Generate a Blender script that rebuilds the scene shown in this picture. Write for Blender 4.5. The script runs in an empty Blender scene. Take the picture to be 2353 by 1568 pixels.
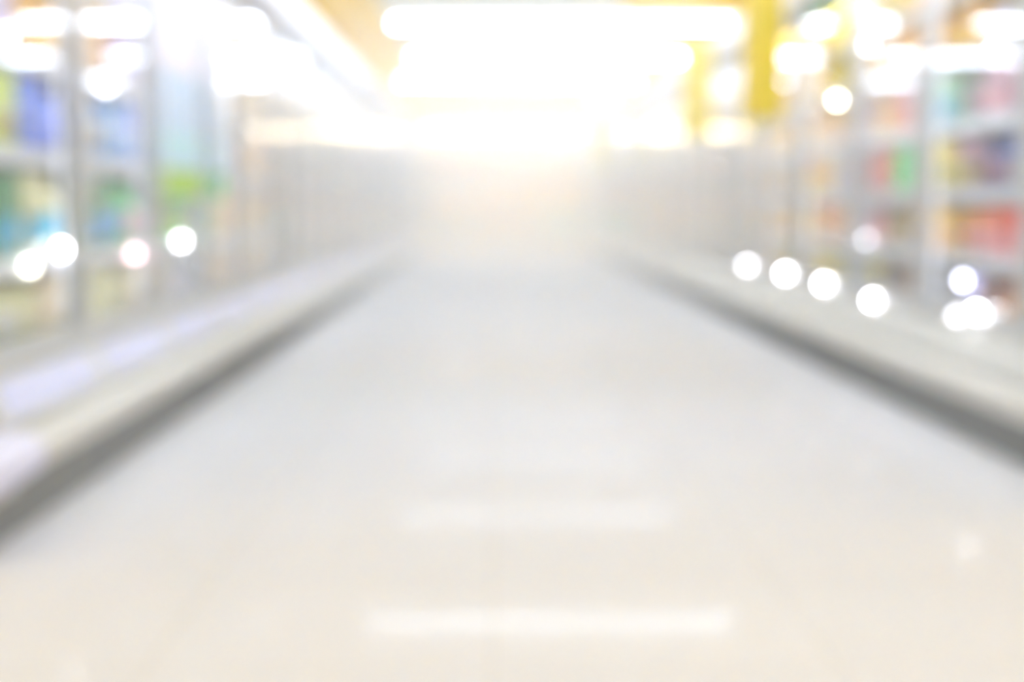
import bpy, bmesh, math, random
from mathutils import Vector
random.seed(4)
S = bpy.context.scene
C = S.collection

# ------------------------------------------------------------------ camera
PX = 3268.0                      # focal length in pixels of the 2353-wide frame (50 mm)
VX, VY = 1130.0, 470.0           # vanishing point of the aisle
CAM_H = 0.80
cd = bpy.data.cameras.new('camera')
cam = bpy.data.objects.new('camera', cd); C.objects.link(cam)
cd.lens = 50.0; cd.sensor_width = 36.0; cd.clip_start = 0.02; cd.clip_end = 200
cam.location = (0, 0, CAM_H)
cam.rotation_euler = (math.pi/2 - math.atan((784-VY)/PX), 0, -math.atan((1176.5-VX)/PX))
cd.dof.use_dof = True            # the lens is focused half a metre ahead: the whole aisle is soft
cd.dof.focus_distance = 0.50
cd.dof.aperture_fstop = 4.5
cd.dof.aperture_blades = 0
S.camera = cam

# ------------------------------------------------------------------ world, exposure
w = bpy.data.worlds.new('world'); S.world = w; w.use_nodes = True
bg = w.node_tree.nodes['Background']
bg.inputs[0].default_value = (0.96, 0.97, 1.0, 1); bg.inputs[1].default_value = 0.7
S.view_settings.view_transform = 'Standard'
S.view_settings.look = 'None'
S.view_settings.gamma = 1.0
S.view_settings.use_curve_mapping = False
S.view_settings.exposure = 1.18
S.cycles.use_denoising = True
S.cycles.max_bounces = 8
S.cycles.diffuse_bounces = 6
S.cycles.glossy_bounces = 4
S.cycles.volume_bounces = 3
S.cycles.adaptive_threshold = 0.03
S.cycles.use_light_tree = False
S.cycles.transparent_max_bounces = 24
S.cycles.caustics_reflective = False
S.cycles.caustics_refractive = False
S.cycles.sample_clamp_indirect = 8.0

TUBE_POWER = 23.0
GLINT_GAIN = .33
HAZE = .12

# ------------------------------------------------------------------ materials
def lin(c):
    return tuple(((v/255)/12.92 if v/255 <= .04045 else ((v/255+.055)/1.055)**2.4) for v in c)
MATS = {}
def mat(name, rgb, rough=.5, metal=0.0, spec=.5, noise=0.0, nscale=20.0, coat=0.0):
    if name in MATS: return MATS[name]
    m = bpy.data.materials.new(name); m.use_nodes = True
    nt = m.node_tree; b = nt.nodes['Principled BSDF']
    col = lin(rgb)
    b.inputs['Base Color'].default_value = (*col, 1)
    b.inputs['Roughness'].default_value = rough
    b.inputs['Metallic'].default_value = metal
    b.inputs['Specular IOR Level'].default_value = spec
    b.inputs['Coat Weight'].default_value = coat
    if noise:
        tc = nt.nodes.new('ShaderNodeTexCoord'); n = nt.nodes.new('ShaderNodeTexNoise')
        n.inputs['Scale'].default_value = nscale; n.inputs['Detail'].default_value = 3
        r = nt.nodes.new('ShaderNodeMapRange')
        r.inputs['To Min'].default_value = 1-noise; r.inputs['To Max'].default_value = 1+noise
        mx = nt.nodes.new('ShaderNodeVectorMath'); mx.operation = 'SCALE'
        mx.inputs[0].default_value = col
        nt.links.new(tc.outputs['Object'], n.inputs['Vector'])
        nt.links.new(n.outputs['Fac'], r.inputs['Value'])
        nt.links.new(r.outputs['Result'], mx.inputs['Scale'])
        nt.links.new(mx.outputs[0], b.inputs['Base Color'])
    MATS[name] = m
    return m
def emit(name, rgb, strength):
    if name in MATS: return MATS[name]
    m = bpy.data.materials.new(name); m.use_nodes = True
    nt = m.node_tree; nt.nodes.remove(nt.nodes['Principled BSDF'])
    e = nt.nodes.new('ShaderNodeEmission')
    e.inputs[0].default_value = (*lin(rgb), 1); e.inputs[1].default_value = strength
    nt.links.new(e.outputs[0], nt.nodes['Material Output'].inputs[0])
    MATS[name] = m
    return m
def glass_mat():
    m = bpy.data.materials.new('door_glass'); m.use_nodes = True
    nt = m.node_tree; nt.nodes.remove(nt.nodes['Principled BSDF'])
    g = nt.nodes.new('ShaderNodeNewGeometry')
    d = nt.nodes.new('ShaderNodeVectorMath'); d.operation = 'DOT_PRODUCT'
    nt.links.new(g.outputs['Normal'], d.inputs[0]); nt.links.new(g.outputs['Incoming'], d.inputs[1])
    def M(op, a, b=None):
        n = nt.nodes.new('ShaderNodeMath'); n.operation = op
        for i, v in enumerate((a, b)):
            if v is None: continue
            if isinstance(v, (int, float)): n.inputs[i].default_value = v
            else: nt.links.new(v, n.inputs[i])
        return n.outputs[0]
    c = M('ABSOLUTE', d.outputs['Value'])
    f = M('ADD', M('MULTIPLY', M('POWER', M('SUBTRACT', 1.0, c), 5.0), .74), .02)   # Schlick, same for both faces
    t = nt.nodes.new('ShaderNodeBsdfTransparent'); t.inputs[0].default_value = (.985, .99, .99, 1)
    gl = nt.nodes.new('ShaderNodeBsdfGlossy'); gl.inputs['Roughness'].default_value = .03
    gl.inputs[0].default_value = (1, 1, 1, 1)
    mx = nt.nodes.new('ShaderNodeMixShader')
    nt.links.new(f, mx.inputs[0]); nt.links.new(t.outputs[0], mx.inputs[1]); nt.links.new(gl.outputs[0], mx.inputs[2])
    nt.links.new(mx.outputs[0], nt.nodes['Material Output'].inputs[0])
    return m

GLASS = glass_mat()
WHITE = mat('white_enamel', (236, 236, 238), .35)
INNER = mat('freezer_lining', (226, 228, 232), .5)
PLINTH = mat('grey_kickplate', (130, 131, 130), .6)
BUMPER = mat('cream_bumper', (222, 220, 214), .5)
LEDGE = mat('pale_grey_ledge', (206, 206, 202), .45)
LAVENDER = mat('lavender_strip', (196, 200, 234), .3)
ALU = mat('brushed_aluminium', (208, 209, 210), .4, metal=.15)
HEADER = mat('header_panel', (246, 244, 252), .4)
RAIL = mat('shelf_price_rail', (238, 241, 250), .35)
SHELF = mat('shelf_sheet', (216, 220, 220), .5)
CHROME = mat('handle_chrome', (226, 226, 228), .3, metal=.4)
LED = emit('cool_led', (242, 244, 255), 1.4)
CANOPY_LED = emit('canopy_led', (240, 244, 255), 60.0)
TUBE = emit('tube_glow', (226, 238, 255), TUBE_POWER)

# ------------------------------------------------------------------ mesh helpers
def add_box(bm, x0, x1, y0, y1, z0, z1, bevel=0.0, seg=2):
    x0, x1 = sorted((x0, x1)); y0, y1 = sorted((y0, y1)); z0, z1 = sorted((z0, z1))
    r = bmesh.ops.create_cube(bm, size=1)
    vs = r['verts']
    for v in vs:
        v.co = Vector(((x0+x1)/2 + v.co.x*(x1-x0), (y0+y1)/2 + v.co.y*(y1-y0), (z0+z1)/2 + v.co.z*(z1-z0)))
    if bevel:
        es = list({e for v in vs for e in v.link_edges})
        bmesh.ops.bevel(bm, geom=es, offset=bevel, segments=seg, profile=.5, affect='EDGES')
def add_extrusion(bm, pts, y0, y1):
    """closed (x,z) outline run along y"""
    a = [bm.verts.new((x, y0, z)) for x, z in pts]
    b = [bm.verts.new((x, y1, z)) for x, z in pts]
    n = len(pts)
    fs = [bm.faces.new(a), bm.faces.new(b[::-1])]
    for i in range(n):
        fs.append(bm.faces.new((a[i], b[i], b[(i+1) % n], a[(i+1) % n])))
    bmesh.ops.recalc_face_normals(bm, faces=fs)
def add_lathe(bm, prof, seg=20, axis='z', loc=(0, 0, 0)):
    rings = []
    L = Vector(loc)
    def P(r, h, a):
        c, s = r*math.cos(a), r*math.sin(a)
        return L + (Vector((c, s, h)) if axis == 'z' else Vector((c, h, s)) if axis == 'y' else Vector((h, c, s)))
    for r, h in prof:
        rings.append([bm.verts.new(P(r, h, 2*math.pi*k/seg)) for k in range(seg)])
    fs = []
    for i in range(len(rings)-1):
        for k in range(seg):
            fs.append(bm.faces.new((rings[i][k], rings[i][(k+1) % seg], rings[i+1][(k+1) % seg], rings[i+1][k])))
    fs.append(bm.faces.new(rings[0][::-1])); fs.append(bm.faces.new(rings[-1]))
    bmesh.ops.recalc_face_normals(bm, faces=fs)
def mesh(name, bm, m, smooth=False):
    me = bpy.data.meshes.new(name); bm.to_mesh(me); bm.free()
    me.materials.append(m)
    if smooth:
        for p in me.polygons: p.use_smooth = True
    return me
def obj(name, data, parent=None, loc=(0, 0, 0), rotz=0.0):
    o = bpy.data.objects.new(name, data); C.objects.link(o)
    o.location = loc; o.rotation_euler = (0, 0, rotz)
    if parent: o.parent = parent
    return o
def boxes(name, bl, m, bevel=0.0, smooth=False):
    bm = bmesh.new()
    for b in bl: add_box(bm, *b, bevel=bevel)
    return mesh(name, bm, m, smooth)
def tag(o, label, cat, group=None):
    o['label'] = label; o['category'] = cat
    if group: o['group'] = group
    return o
def thing(name, label, cat, loc=(0, 0, 0), group=None):
    return tag(obj(name, None, None, loc), label, cat, group)
def struct(name, me, label=None):
    o = obj(name, me); o['kind'] = 'structure'
    if label: o['label'] = label
    return o
ORD = ['', 'first', 'second', 'third', 'fourth', 'fifth', 'sixth', 'seventh', 'eighth', 'ninth', 'tenth', 'eleventh', 'twelfth']

# ------------------------------------------------------------------ the room
CEIL = 3.0
XL, XR, Y0, Y1 = -5.6, 6.2, -5.0, 25.9
def floor_material():
    m = bpy.data.materials.new('polished_floor'); m.use_nodes = True
    nt = m.node_tree; b = nt.nodes['Principled BSDF']
    tc = nt.nodes.new('ShaderNodeTexCoord')
    br = nt.nodes.new('ShaderNodeTexBrick'); br.offset = 0
    br.inputs['Scale'].default_value = 1.0
    br.inputs['Brick Width'].default_value = .6; br.inputs['Row Height'].default_value = .6
    br.inputs['Mortar Size'].default_value = .003
    br.inputs['Color1'].default_value = (*lin((225, 225, 229)), 1)
    br.inputs['Color2'].default_value = (*lin((227, 227, 231)), 1)
    br.inputs['Mortar'].default_value = (*lin((216, 212, 209)), 1)
    n = nt.nodes.new('ShaderNodeTexNoise'); n.inputs['Scale'].default_value = 1.3
    r = nt.nodes.new('ShaderNodeMapRange'); r.inputs['To Min'].default_value = .04; r.inputs['To Max'].default_value = .06
    nt.links.new(tc.outputs['Object'], br.inputs['Vector'])
    nt.links.new(tc.outputs['Object'], n.inputs['Vector'])
    nt.links.new(n.outputs['Fac'], r.inputs['Value'])
    nt.links.new(br.outputs['Color'], b.inputs['Base Color'])
    # a thin worn polish: a faint mirror over the matt tile
    b.inputs['Specular IOR Level'].default_value = 0.0
    b.inputs['Roughness'].default_value = 1.0
    gl = nt.nodes.new('ShaderNodeBsdfGlossy'); nt.links.new(r.outputs['Result'], gl.inputs['Roughness'])
    lw = nt.nodes.new('ShaderNodeLayerWeight'); lw.inputs['Blend'].default_value = .5
    mr = nt.nodes.new('ShaderNodeMapRange'); mr.inputs['From Min'].default_value = .6
    mr.inputs['To Min'].default_value = .013; mr.inputs['To Max'].default_value = .045
    mx = nt.nodes.new('ShaderNodeMixShader')
    nt.links.new(lw.outputs['Facing'], mr.inputs['Value']); nt.links.new(mr.outputs['Result'], mx.inputs[0])
    nt.links.new(b.outputs[0], mx.inputs[1]); nt.links.new(gl.outputs[0], mx.inputs[2])
    nt.links.new(mx.outputs[0], nt.nodes['Material Output'].inputs[0])
    return m
struct('floor', boxes('floor', [(XL, XR, Y0, Y1, -.1, 0)], floor_material()))
struct('ceiling', boxes('ceiling', [(XL, XR, Y0, Y1, CEIL, CEIL+.1)], mat('yellow_ceiling', (236, 194, 40), .9, spec=0.0)))  # yellow carries the warm colour cast, painted into the ceiling
struct('trim_1', boxes('ceiling_band', [(-1.22, 1.42, Y0, Y1, CEIL-.03, CEIL)], mat('white_ceiling_band', (210, 208, 192), .9, spec=0.0)))
struct('wall_back', boxes('wall_back', [(XL, XR, Y1, Y1+.1, 0, CEIL)], mat('warm_wall', (232, 198, 96), .9, spec=0.0)))
struct('wall_left', boxes('wall_left', [(XL-.1, XL, Y0, Y1, 0, CEIL)], mat('side_wall', (236, 234, 228), .8)))
struct('wall_right', boxes('wall_right', [(XR, XR+.1, Y0, Y1, 0, CEIL)], MATS['side_wall']))

# ------------------------------------------------------------------ ceiling lights
def light_meshes(L):
    bm = bmesh.new()
    add_extrusion(bm, [(-.10, .03), (-.07, 0), (.07, 0), (.10, .03), (.10, .07), (-.10, .07)], -L/2, L/2)
    hm = mesh('light_housing', bm, WHITE)
    bm = bmesh.new()
    add_lathe(bm, [(.01, -L/2+.03), (.026, -L/2+.035), (.026, L/2-.035), (.01, L/2-.03)], 16, 'y', (0, 0, -.045))
    tm = mesh('light_tube', bm, TUBE, True)
    em = []
    for e in (-1, 1):
        bm = bmesh.new(); add_box(bm, -.035, .035, e*(L/2-.045), e*(L/2-.01), -.080, .002, .006)
        em.append(mesh('lamp_holder', bm, WHITE))
    return hm, tm, em
LM4, LM2 = light_meshes(4.0), light_meshes(2.4)
def ceiling_light(xc, y, ms, label, group):
    t = thing('ceiling_light', label, 'ceiling light', (xc, y, CEIL-.10), group)
    h = obj('housing', ms[0], t, (0, 0, 0), math.pi/2)
    obj('tube', ms[1], t, (0, 0, 0), math.pi/2)
    for e in ms[2]: obj('lamp_holder', e, t, (0, 0, 0), math.pi/2)
    return t
ROWS = [24.1, 20.3, 16.5, 12.2, 8.9, 5.1, 1.3]
for k, y in enumerate(ROWS):
    xc = .85 if k else .45
    ceiling_light(xc, y, LM4, 'long glowing ceiling tube crossing the aisle, %s from the far wall' % ORD[k+1], 'ceiling tubes over the aisle')
    ceiling_light(-3.25, y, LM2, 'short ceiling tube above the left freezer row, %s from the far wall' % ORD[k+1], 'ceiling tubes over the left freezers')
    ceiling_light(4.75, y, LM2, 'short ceiling tube above the right freezer row, %s from the far wall' % ORD[k+1], 'ceiling tubes over the right freezers')

# ------------------------------------------------------------------ the freezer runs
def arc(cx, cz, r, a0, a1, n=5):
    return [(cx + r*math.cos(math.radians(a0+(a1-a0)*i/n)), cz + r*math.sin(math.radians(a0+(a1-a0)*i/n))) for i in range(n+1)]
DEPTH = .86
class Run:
    def __init__(s, side, front, pitch, y0, n_units, shelves):
        s.sg = -1 if side == 'left' else 1
        s.side, s.F, s.p, s.y0, s.n, s.sh = side, front, pitch, y0, n_units, shelves
        s.U = 3*pitch
        s.units = []
        s.build_meshes()
        for k in range(n_units): s.build_unit(k)
    def bx(s, bl, name, m, bevel=0.0):
        g = s.sg
        return boxes(name, [(g*a, g*b, c, d, e, f) for a, b, c, d, e, f in bl], m, bevel)
    def ext(s, name, pts, m, a, b):
        bm = bmesh.new(); add_extrusion(bm, [(s.sg*x, z) for x, z in pts], a, b)
        return mesh(name, bm, m)
    def build_meshes(s):
        U, p, g = s.U, s.p, s.sg
        e = .002
        s.m_carcass = s.bx([(.14, DEPTH, .03, U-.03, .30, .36), (DEPTH-.05, DEPTH, .03, U-.03, .36, 1.98),
                            (.02, DEPTH, .03, U-.03, 1.98, 2.02), (.10, DEPTH, e, .03, .10, 2.02), (.10, DEPTH, U-.03, U-e, .10, 2.02)], 'carcass', INNER)
        s.m_plinth = s.bx([(.0, .05, e, U-e, 0, .135), (.05, DEPTH, .03, U-.03, 0, .03)], 'plinth', PLINTH)
        s.m_bumper = s.ext('bumper', [(.06, .135), (-.02, .135)] + arc(-.015, .19, .03, 230, 120) + [(.06, .245)], BUMPER, e, U-e)
        s.m_ledge = s.ext('ledge', [(.06, .14), (.06, .245), (.02, .25), (.03, .262), (.085, .365), (.14, .365), (.14, .14)], LEDGE, e, U-e)
        s.m_strip = s.ext('ledge_strip', [(.029, .268), (.074, .353), (.080, .350), (.035, .265)], LAVENDER, .07, p-.07)
        s.m_header = s.ext('header', [(.14, 1.845), (.03, 1.845)] + arc(.02, 1.865, .02, 270, 180, 3) + arc(.04, 2.03, .04, 180, 90, 4) + [(.14, 2.07)], HEADER, e, U-e)
        s.m_header_lip = s.bx([(-.004, .001, .03, U-.03, 1.875, 1.89)], 'header_trim', ALU)
        s.m_mullion = s.bx([(.135, .150, -.022, .022, .362, 1.98)], 'mullion', ALU, .006)
        s.m_door = s.bx([(.09, .13, .006, .042, .372, 1.84), (.09, .13, p-.042, p-.006, .372, 1.84),
                         (.09, .13, .042, p-.042, .372, .43), (.09, .13, .042, p-.042, 1.785, 1.84)], 'door_frame', ALU, .004)
        s.m_glass = s.bx([(.103, .117, .042, p-.042, .43, 1.785)], 'glass_pane', GLASS)
        # bar handle on two stand-offs
        bm = bmesh.new()
        add_lathe(bm, [(.005, .80), (.008, .81), (.008, 1.34), (.005, 1.35)], 12, 'z', (g*.058, p-.025, 0))
        for z in (.87, 1.28): add_box(bm, g*.05, g*.092, p-.031, p-.019, z-.012, z+.012, .003)
        s.m_handle = mesh('handle', bm, CHROME)
        s.m_light = s.bx([(.1505, .157, -.010, .010, .45, 1.9)], 'light_strip', LED)
        s.m_canopy = s.bx([(.145, .175, .06, U-.06, 1.945, 1.975)], 'canopy_lamp', CANOPY_LED, .004)
        s.m_shelf = s.bx([(.165, DEPTH-.06, .035, U-.035, -.018, 0)], 'shelf', SHELF)
        s.m_rail = s.ext('price_rail', [(.158, -.040), (.164, -.040), (.164, .012), (.160, .012)], RAIL, .04, U-.04)
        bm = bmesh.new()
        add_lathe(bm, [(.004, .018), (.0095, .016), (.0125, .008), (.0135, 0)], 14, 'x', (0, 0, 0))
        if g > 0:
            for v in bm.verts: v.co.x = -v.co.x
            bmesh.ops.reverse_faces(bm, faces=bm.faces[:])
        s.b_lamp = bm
    def build_unit(s, k):
        y = s.y0 + k*s.U
        t = thing('freezer_cabinet', 'white glass-door freezer with three doors, %s from the camera in the %s row' % (ORD[k+1], s.side),
                  'freezer', (s.sg*s.F, y, 0), 'freezers along the %s side' % s.side)
        s.units.append(t)
        obj('carcass', s.m_carcass, t); obj('kick_plate', s.m_plinth, t)['label'] = 'grey kick plate'
        obj('bumper', s.m_bumper, t)['label'] = 'cream bumper rail'
        obj('ledge', s.m_ledge, t)
        h = obj('header', s.m_header, t); obj('canopy_lamp', s.m_canopy, h); obj('header_trim', s.m_header_lip, h)
        for i in range(3):
            d = obj('door', s.m_door, t, (0, i*s.p, 0))
            obj('glass_pane', s.m_glass, d); obj('handle', s.m_handle, d)
            if s.side == 'left': obj('ledge_strip', s.m_strip, t, (0, i*s.p, 0))['label'] = 'lavender ledge strip'
        for i in (1, 2):
            m = obj('mullion', s.m_mullion, t, (0, i*s.p, 0)); obj('light_strip', s.m_light, m)
        for z in s.sh:
            q = obj('shelf', s.m_shelf, t, (0, 0, z)); obj('price_rail', s.m_rail, q)
    def unit_at(s, y):
        return s.units[max(0, min(s.n-1, int((y-s.y0)//s.U)))]
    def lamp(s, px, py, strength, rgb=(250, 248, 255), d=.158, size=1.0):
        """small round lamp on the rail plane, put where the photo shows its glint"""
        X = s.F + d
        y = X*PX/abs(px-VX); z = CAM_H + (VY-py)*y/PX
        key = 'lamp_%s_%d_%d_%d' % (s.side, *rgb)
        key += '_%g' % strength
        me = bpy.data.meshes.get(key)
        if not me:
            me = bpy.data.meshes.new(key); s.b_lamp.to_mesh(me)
            me.materials.append(emit('indicator_%d_%d_%d_%g' % (*rgb, strength), rgb, strength*GLINT_GAIN))
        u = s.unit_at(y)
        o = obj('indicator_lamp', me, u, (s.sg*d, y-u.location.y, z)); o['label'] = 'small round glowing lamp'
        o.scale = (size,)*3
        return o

LSH = [.40, .64, .95, 1.23, 1.51]
RSH = [.38, .61, .85, 1.11, 1.37, 1.62]
left = Run('left', 1.164, .95, 3.45, 7, LSH)
right = Run('right', 1.63, 1.15, 3.43, 6, RSH)
# pale guard wrapped round the near end of the left bumper
g_ = left.ext('corner_guard', [(.058, .136), (-.035, .136)] + arc(-.025, .197, .055, 260, 100, 8) + [(.058, .258)], mat('pale_guard', (222, 222, 246), .35), -.36, -.02)
obj('end_skirt', left.bx([(0, DEPTH, -.36, -.002, 0, .098)], 'end_skirt', PLINTH), left.units[0])
e_ = left.ext('end_shelf', [(0, .10), (0, .135), (.06, .136), (.06, .245), (.085, .365), (DEPTH, .365), (DEPTH, .10)], LEDGE, -.36, -.002)
obj('end_shelf', e_, left.units[0])
obj('corner_guard', g_, left.units[0])['label'] = 'pale lavender corner guard'

# ------------------------------------------------------------------ goods
PAL = {
 'white': (238, 238, 244), 'cream': (236, 230, 204), 'tan': (216, 180, 128), 'beige': (222, 206, 182), 'lavender': (206, 204, 236),
 'blue': (72, 116, 206), 'periwinkle': (128, 146, 216), 'sky blue': (140, 186, 242), 'teal': (86, 168, 196), 'turquoise': (0, 176, 190),
 'dark green': (96, 140, 104), 'green': (84, 200, 128), 'lime': (192, 206, 92), 'olive': (176, 170, 108), 'pale yellow': (242, 240, 206),
 'yellow': (226, 208, 92), 'gold': (234, 196, 104), 'orange': (232, 170, 84), 'salmon': (228, 146, 120), 'red': (206, 92, 80),
 'pink': (232, 184, 190), 'mauve': (190, 160, 172), 'purple': (158, 136, 184), 'grey': (168, 168, 166), 'brown': (138, 98, 70),
 'dark brown': (104, 78, 62), 'navy': (92, 108, 160), 'pale blue': (204, 220, 240), 'peach': (240, 200, 164), 'mint': (168, 208, 182),
}
def pm(c):
    g = sum(PAL[c])/3
    rgb = tuple(min(250, max(8, g+(v-g)*1.5)) for v in PAL[c])
    return mat('pack_'+c.replace(' ', '_'), rgb, .38, noise=.05, nscale=14)
# every kind is built in metres at its own origin (front towards -x, standing on z = 0)
SHAPES = {}
def shape(kind, part, c, wd, ht, dp):
    key = (kind, part, c, round(wd, 3), round(ht, 3), round(dp, 3))
    if key in SHAPES: return SHAPES[key]
    bm = bmesh.new(); sm = False
    if kind == 'carton':
        if part == 'body':
            add_box(bm, -dp/2, dp/2, -wd/2, wd/2, 0, ht, .004)
        else:
            add_box(bm, -dp/2-.0015, -dp/2+.001, -wd/2+.012, wd/2-.012, ht*.14, ht*.52, .0006, 1)
    elif kind == 'bag':
        nu, nv = 12, 12
        def P(u, v, sd):
            b = (max(0, math.sin(math.pi*v))**.45)*(max(0, 1-abs(2*u-1)**3)**.7)
            wy = (u-.5)*wd*(1-.10*math.sin(math.pi*v))
            return Vector((sd*b*dp*.5 + .004*math.sin(9*u+5*v), wy, v*ht))
        if part == 'body':
            A = [[bm.verts.new(P(i/nu, j/nv, -1)) for i in range(nu+1)] for j in range(nv+1)]
            B = [[A[j][i] if i in (0, nu) or j in (0, nv) else bm.verts.new(P(i/nu, j/nv, 1)) for i in range(nu+1)] for j in range(nv+1)]
            for j in range(nv):
                for i in range(nu):
                    for G, r in ((A, 0), (B, 1)):
                        q = [G[j][i], G[j][i+1], G[j+1][i+1], G[j+1][i]]
                        bm.faces.new(q[::-1] if not r else q)
            bmesh.ops.recalc_face_normals(bm, faces=bm.faces[:]); sm = True
        else:       # printed band over the bulge of the front
            G = [[bm.verts.new(P(.14+.72*i/8, .22+.36*j/6, -1)+Vector((-.0025, 0, 0))) for i in range(9)] for j in range(7)]
            H = [[bm.verts.new(v.co+Vector((.0035, 0, 0))) for v in r] for r in G]
            for j in range(6):
                for i in range(8):
                    bm.faces.new((G[j][i], G[j+1][i], G[j+1][i+1], G[j][i+1])); bm.faces.new((H[j][i], H[j][i+1], H[j+1][i+1], H[j+1][i]))
            sm = True
    elif kind == 'tub':
        r = min(wd, dp)/2
        if part == 'body':
            add_lathe(bm, [(r*.80, 0), (r*.82, .006), (r*.94, ht*.82), (r*.94, ht*.84)], 24); sm = True
        elif part == 'lid':
            add_lathe(bm, [(r*.97, ht*.82), (r, ht*.84), (r, ht*.95), (r*.95, ht), (r*.4, ht)], 24); sm = True
        else:
            add_lathe(bm, [(r*.858, ht*.18), (r*.865, ht*.19), (r*.93, ht*.70), (r*.92, ht*.71)], 24); sm = True
    elif kind == 'bottle':
        r = min(wd, dp)/2*.8
        if part == 'body':
            add_lathe(bm, [(r*.85, 0), (r, .008), (r, ht*.60), (r*.88, ht*.70), (r*.42, ht*.84), (r*.38, ht*.92)], 20); sm = True
        elif part == 'cap':
            add_lathe(bm, [(r*.48, ht*.90), (r*.50, ht*.91), (r*.50, ht*.99), (r*.44, ht)], 16); sm = True
        else:
            add_lathe(bm, [(r*1.0, ht*.16), (r*1.015, ht*.165), (r*1.015, ht*.5), (r*1.0, ht*.505)], 20); sm = True
    SHAPES[key] = mesh(kind+'_'+part, bm, pm(c), sm)
    return SHAPES[key]
EXTRA = {'carton': ['label_panel'], 'bag': ['printed_band'], 'tub': ['lid', 'label_band'], 'bottle': ['cap', 'label_band']}
NAME = {'carton': 'frozen_carton', 'bag': 'frozen_food_bag', 'tub': 'ice_cream_tub', 'bottle': 'drink_bottle'}
def pack(kind, c, c2, loc, rotz, wd, ht, dp, label, group, parts=True):
    o = obj(NAME[kind], shape(kind, 'body', c, wd, ht, dp), None, loc, rotz)
    tag(o, label, {'carton': 'carton', 'bag': 'food bag', 'tub': 'tub', 'bottle': 'bottle'}[kind], group)
    if parts:
        for e in EXTRA[kind]: obj(e, shape(kind, e, c2, wd, ht, dp), o)
    return o

def stock(run, start, slot, table):
    """table: shelf index (0 = lowest) -> row of 'colour[/second colour] kind' from the near end on"""
    pend = {}
    for si, row in table.items():
        z = run.sh[si]
        top = run.sh[si+1] - .055 if si+1 < len(run.sh) else z + .27
        for k, it in enumerate(row):
            if not it: continue
            cols, kind = it.rsplit(' ', 1)
            c, c2 = (cols.split('/')+[None])[:2]
            c2 = c2 or {'tan': 'gold', 'beige': 'tan', 'cream': 'beige', 'white': 'lavender', 'yellow': 'gold', 'orange': 'gold'}.get(c, c)
            y = start + (k+.5)*slot
            kind = {'c': 'carton', 'b': 'bag', 't': 'tub', 'o': 'bottle'}[kind]
            # keep clear of the partitions between two cabinets
            base = run.y0 + ((y-run.y0)//run.U)*run.U
            a, b = max(y-slot*.43, base+.045), min(y+slot*.43, base+run.U-.045)
            y, wd = (a+b)/2, b-a
            if wd < .09: continue
            di = int((y-run.y0)//run.p)
            pend.setdefault((di, si, c, kind), []).append((y, z, wd, (top-z)*(.97 if kind != 'bag' else .93), c2))
    for (di, si, c, kind), L in pend.items():
        n = len(L)
        for i, (y, z, wd, ht, c2) in enumerate(L):
            pre = '' if n == 1 else (['nearer ', 'farther '] if n == 2 else ['nearest ', 'middle ', 'farthest ', 'rearmost '])[i]
            lab = '%s%s %s on the %s shelf up behind the %s %s freezer door' % (pre, c, {'bag': 'food bag'}.get(kind, kind), ORD[si+1], ORD[di+1], run.side)
            dp = .16 if kind in ('carton', 'bag') else wd
            d = .165 + dp/2 + .010
            pack(kind, c, c2, (run.sg*(run.F+d), y, z+.002), 0 if run.sg > 0 else math.pi, wd, ht, dp, lab,
                 'goods on the %s shelf of the %s freezers' % (ORD[si+1], run.side))
stock(left, 3.613, .237, {
 4: [None, 'tan c', 'tan/cream c', 'lavender c', 'tan c', 'purple c', 'white b', 'lavender c', 'white c', 'pink c', 'white b', 'cream c', 'cream b', 'tan c', 'cream c', 'beige c', 'white c', 'cream c', 'beige c', 'cream b'],
 3: [None, 'lavender c', 'tan c', 'tan b', 'white b', 'tan/peach c', 'purple/mauve c', 'lavender c', 'pale blue c', 'pale blue b', 'white c', 'gold c', 'gold/cream b', 'tan c', 'beige b', 'cream c', 'beige c', 'orange c', 'beige b', 'cream c'],
 2: [None, 'lime/olive c', 'blue/periwinkle c', 'blue/periwinkle b', 'grey c', 'sky blue/grey b', 'sky blue c', 'blue/sky blue c', 'pale blue c', 'sky blue b', 'pale blue c', 'gold c', 'cream b', 'tan c', 'beige c', 'white b', 'beige c', 'tan b', 'beige c', 'orange c'],
 1: [None, 'dark green/teal c', 'pale yellow/teal c', 'pale yellow/teal b', 'olive/teal c', 'dark green/sky blue c', 'mint/sky blue b', 'green/pink b', 'grey/mint c', 'lime/beige b', 'green/lime c', 'green/mint c', 'green b', 'mint c', 'beige c', 'tan c', 'beige b', 'cream c', 'beige c', 'tan b'],
 0: ['turquoise b', 'pale yellow/white b', 'pale yellow/cream b', 'cream t', 'pale yellow t', 'pale yellow c', 'pale yellow b', 'cream c', 'brown c', 'cream b', 'white c', 'white b', 'cream c', 'beige c', 'cream b', 'beige c', 'tan c', 'beige b', 'beige c', 'cream c'],
})
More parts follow.
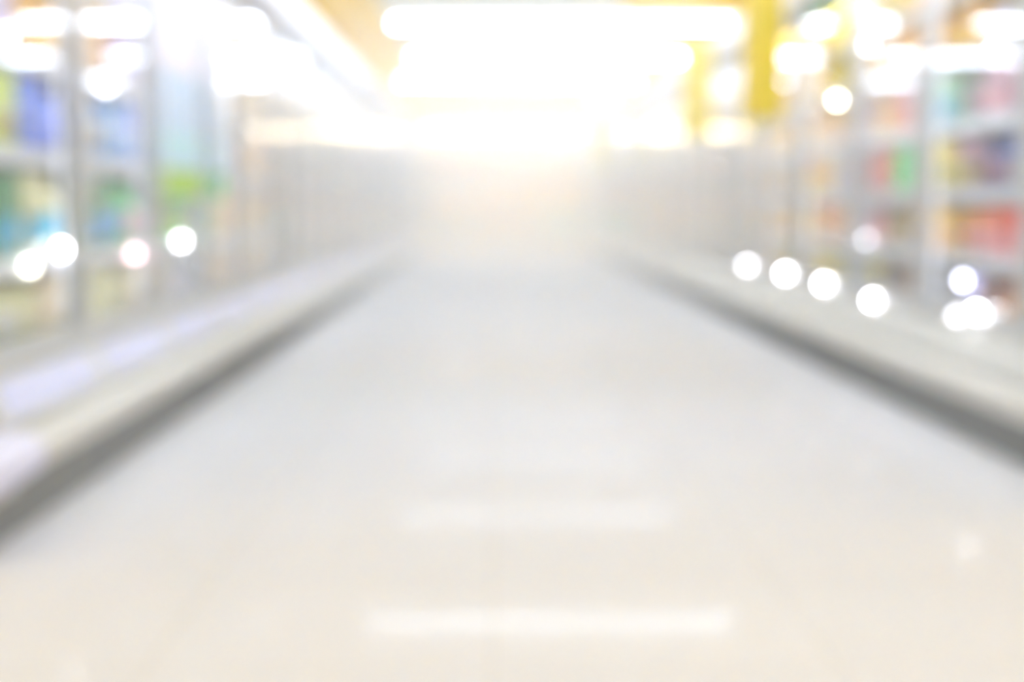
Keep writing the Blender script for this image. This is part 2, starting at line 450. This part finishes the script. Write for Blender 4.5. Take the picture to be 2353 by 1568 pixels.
stock(right, 4.7, .285, {
 5: ['tan c', 'cream c', 'tan b', 'gold c', 'orange c', 'tan c', 'olive c', 'beige c', 'gold c', 'cream b', 'yellow c', 'gold c', 'gold b', 'yellow c', 'yellow b', 'beige c', 'tan c', 'beige b'],
 4: ['grey c', 'white b', 'tan c', 'tan/gold b', 'orange c', 'orange/tan c', 'beige c', 'tan b', 'cream/pale yellow c', 'olive/yellow c', 'yellow/olive b', 'gold c', 'yellow c', 'beige c', 'gold b', 'tan c', 'beige c', 'beige b'],
 3: ['mauve c', 'mauve/pink c', 'grey/mauve b', 'mint/teal c', 'grey c', 'pink/salmon c', 'tan c', 'pink b', 'peach c', 'gold/peach b', 'peach/beige c', 'tan c', 'beige b', 'beige c', 'tan c', 'beige c', 'tan b', 'beige c'],
 2: ['navy/grey c', 'navy/mauve b', 'mauve/olive c', 'yellow/olive c', 'pale yellow/green b', 'green c', 'salmon/pink c', 'salmon b', 'olive c', 'white c', 'gold c', 'orange/yellow c', 'beige b', 'beige c', 'grey c', 'beige c', 'tan b', 'tan c'],
 1: ['red/pink c', 'salmon/pink c', 'orange/pink b', 'gold/peach c', 'orange/white c', 'olive/brown o', 'olive/beige o', 'pink b', 'white t', 'orange/peach c', 'salmon/cream c', 'gold c', 'cream b', 'beige c', 'tan b', 'beige c', 'olive c', 'tan c'],
 0: ['brown/orange c', 'dark brown/brown c', 'lavender/white b', 'grey/white c', 'beige c', 'dark brown c', 'grey b', 'yellow/cream b', 'lime/cream c', 'olive/yellow b', 'yellow c', 'pale yellow b', 'tan c', 'beige b', 'olive c', 'beige c', 'tan c', 'beige b'],
})

# glints at the rails, each built as a self-lit bead
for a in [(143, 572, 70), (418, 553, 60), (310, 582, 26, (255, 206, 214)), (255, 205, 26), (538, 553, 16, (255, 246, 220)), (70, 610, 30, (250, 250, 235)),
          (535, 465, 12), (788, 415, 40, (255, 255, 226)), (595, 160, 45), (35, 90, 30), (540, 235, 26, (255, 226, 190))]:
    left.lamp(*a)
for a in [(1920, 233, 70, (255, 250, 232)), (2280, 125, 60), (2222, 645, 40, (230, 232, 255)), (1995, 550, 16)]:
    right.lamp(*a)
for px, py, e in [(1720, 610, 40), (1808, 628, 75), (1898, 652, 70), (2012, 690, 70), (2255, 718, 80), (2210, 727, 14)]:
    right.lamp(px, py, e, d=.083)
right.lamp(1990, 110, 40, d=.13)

# ------------------------------------------------------------------ poster on the third left door
def poster(y0, y1, z0, z1, label, foot, c):
    X = -(left.F+.087)
    t = thing('door_poster', label, 'poster', (X, y0, 0), 'pale blue posters on the left freezer doors')
    L = y1-y0
    obj('sheet', boxes('poster_sheet', [(-.0025, .0005, 0, L, z0, z1)], mat('poster_blue', (196, 218, 246), .4, noise=.08, nscale=3)), t)
    obj('printed_panel', boxes('poster_panel', [(.0005, .0015, .06, L-.06, z1-.5, z1-.08)], mat('poster_pink', (236, 224, 238), .4)), t)
    obj('printed_band', boxes('poster_band', [(.0005, .0015, .02, L-.02, z0+.14, z0+.26)], mat('poster_aqua', (190, 230, 242), .4)), t)
    obj('printed_foot', boxes('poster_foot', [(.0005, .0015, 0, L, z0, z0+.11)], mat('poster_'+foot, c, .4)), t)['label'] = foot + ' band along the foot of the poster'
poster(5.35+.012, 6.3-.10, .83, 1.83, 'wide pale blue poster with a lime foot on the third left freezer door', 'lime', (168, 206, 84))
poster(6.3+.02, 6.3+.40, .83, 1.83, 'narrow pale blue poster with a green foot on the fourth left freezer door', 'green', (52, 188, 108))

# ------------------------------------------------------------------ yellow flag signs on the right row
YEL = mat('flag_yellow', (238, 214, 70), .5)
YEL2 = mat('flag_deep_yellow', (226, 196, 60), .5)
for (y, z0, z1, lab) in [(7.96, 1.27, 2.02, 'largest yellow flag sign on the right freezers, nearest the camera'),
                         (10.5, 1.30, 1.98, 'middle yellow flag sign projecting from the right freezer row'),
                         (19.3, 1.29, 1.95, 'small pale yellow flag sign far down the right freezer row')]:
    t = thing('flag_sign', lab, 'sign', (right.F, y, 0), 'yellow flag signs on the right freezers')
    x0, x1 = -.245, -.02
    bm = bmesh.new(); add_box(bm, x0, x1, -.006, .006, z0, z1, .003)
    obj('panel', mesh('flag_panel', bm, YEL), t)
    bm = bmesh.new()
    add_lathe(bm, [(.004, x0-.01), (.008, x0-.008), (.008, -.004), (.006, -.003)], 12, 'x', (0, 0, z1+.008))
    add_box(bm, -.005, -.001, -.02, .02, z1-.02, z1+.012, .001)
    obj('bracket', mesh('flag_bracket', bm, CHROME), t)
    obj('printed_border', boxes('flag_border', [(x0+.01, x0+.04, -.0075, .0075, z0+.02, z1-.02)], YEL2), t)

# teal header sticker over the second right cabinet
y = right.units[1].location.y
t = thing('header_sign', 'teal and green sign strip below the header of the second right freezer', 'sign', (right.F+.03, 6.85, 0))
obj('sign_board', boxes('sign_board', [(.052, .0595, 0, 1.02, 1.775, 1.843)], mat('sign_teal', (70, 170, 176), .4)), t)
obj('blue_end', boxes('blue_end', [(.050, .052, .0, .34, 1.78, 1.84)], mat('sign_blue', (120, 180, 222), .4)), t)
obj('green_end', boxes('green_end', [(.050, .052, .36, .72, 1.78, 1.84)], mat('sign_green', (60, 160, 104), .4)), t)

# ------------------------------------------------------------------ the far end: open case along the back wall, column, hanging sign
FY = 24.75
t = thing('wall_case', 'long open chilled display case along the far wall with a lit canopy', 'display case', (0, FY, 0))
W0, W1 = -2.9, 3.4
CW = mat('case_white', (240, 236, 230), .5)
obj('carcass', boxes('case_carcass', [(W0, W1, .86, .92, .0, 2.1), (W0, W0+.05, 0, .86, .0, 2.1), (W1-.05, W1, 0, .86, 0, 2.1), (W0, W1, .0, .92, 2.1, 2.16)], CW), t)
obj('base', boxes('case_base', [(W0+.05, W1-.05, .02, .86, .0, .36)], mat('case_base', (214, 206, 190), .5), .01), t)
obj('kick_plate', boxes('case_kick', [(W0+.05, W1-.05, 0, .02, .0, .14)], mat('case_kick', (170, 162, 144), .6)), t)
cp = obj('canopy', boxes('case_canopy', [(W0, W1, -.14, 0, 1.94, 2.16)], CW, .01), t)
bm = bmesh.new(); add_lathe(bm, [(.02, -1.05), (.05, -1.04), (.05, 1.48), (.02, 1.49)], 14, 'x', (0, -.19, 2.03))
obj('canopy_light', mesh('canopy_light', bm, emit('canopy_glow', (255, 226, 172), 18)), cp)
CASE_SH = [.36, .70, 1.02, 1.34, 1.64]
for z in CASE_SH[1:]:
    q = obj('shelf', boxes('case_shelf', [(W0+.055, W1-.055, .14, .855, z-.02, z)], CW), t)
    obj('price_rail', boxes('case_rail', [(W0+.055, W1-.055, .125, .139, z-.035, z+.015)], mat('case_rail', (246, 240, 228), .5)), q)
bm = bmesh.new(); add_box(bm, W0+.1, W1-.1, .20, .24, 2.06, 2.095, .004)
obj('light_strip', mesh('case_light', bm, emit('case_led', (255, 238, 206), 9)), t)
FAR = [['cream', 'peach', 'mint'], ['peach', 'gold', 'white'], ['white', 'peach', 'orange'], ['pink', 'white', 'cream'], ['white', 'pale yellow', 'lavender']]
kinds = ['bag', 'carton', 'tub', 'bottle', 'carton']
for si, z in enumerate(CASE_SH):
    nn = 11
    for k in range(nn):
        x = -1.06 + 2.66*(k+.5)/nn
        c = FAR[si][(k*3)//nn] if si != 1 else FAR[si][min(2, k*2//nn)]
        kd = kinds[si]
        lab = '%s %s on the %s shelf up of the far wall case' % (c, {'bag': 'food bag'}.get(kd, kd), ORD[si+1])
        pack(kd, c, 'white', (x, FY+.26, z+.002), -math.pi/2, .21, .25, .17 if kd in ('carton', 'bag') else .21, lab, '%s %ss on the %s shelf of the far wall case' % (c, kd, ORD[si+1]), False)

o = struct('trim_2', boxes('column', [(1.68, 2.08, 24.2, 24.6, 0, CEIL-.001)], mat('column_white', (246, 246, 240), .6), .01), 'white square column at the far end of the right freezers')
t = thing('hanging_sign', 'blank pale grey rectangular sign hanging from the ceiling before the far wall', 'sign', (.27, 22.0, 0))
bm = bmesh.new(); add_box(bm, -.66, .66, -.02, .02, 2.57, 2.83, .006)
obj('sign_board', mesh('hanging_board', bm, mat('hanging_pale', (234, 238, 240), .5)), t)
bm = bmesh.new(); add_lathe(bm, [(.02, -.024), (.09, -.0235), (.09, -.0205), (.02, -.0203)], 24, 'y', (-.03, 0, 2.70))
obj('blue_disc', mesh('blue_disc', bm, mat('disc_blue', (196, 220, 244), .5)), t)
for x in (-.55, .55):
    bm = bmesh.new(); add_lathe(bm, [(.003, 2.825), (.004, 2.83), (.004, CEIL-.03), (.003, CEIL-.029)], 8, 'z', (x, 0, 0))
    obj('hanging_wire', mesh('hanging_wire', bm, CHROME), t)

# ------------------------------------------------------------------ haze in the aisle
def haze():
    m = bpy.data.materials.new('warm_haze'); m.use_nodes = True
    nt = m.node_tree; nt.nodes.remove(nt.nodes['Principled BSDF'])
    v = nt.nodes.new('ShaderNodeVolumeScatter')
    v.inputs['Color'].default_value = (1.0, .99, .955, 1); v.inputs['Density'].default_value = HAZE
    v.inputs['Anisotropy'].default_value = 0.55
    nt.links.new(v.outputs[0], nt.nodes['Material Output'].inputs['Volume'])
    o = obj('haze', boxes('haze', [(-1.10, 1.37, 7.0, 24.15, .01, 2.2)], m))
    o['kind'] = 'stuff'; o['label'] = 'pale warm haze filling the far part of the aisle'; o['category'] = 'haze'
if HAZE: haze()
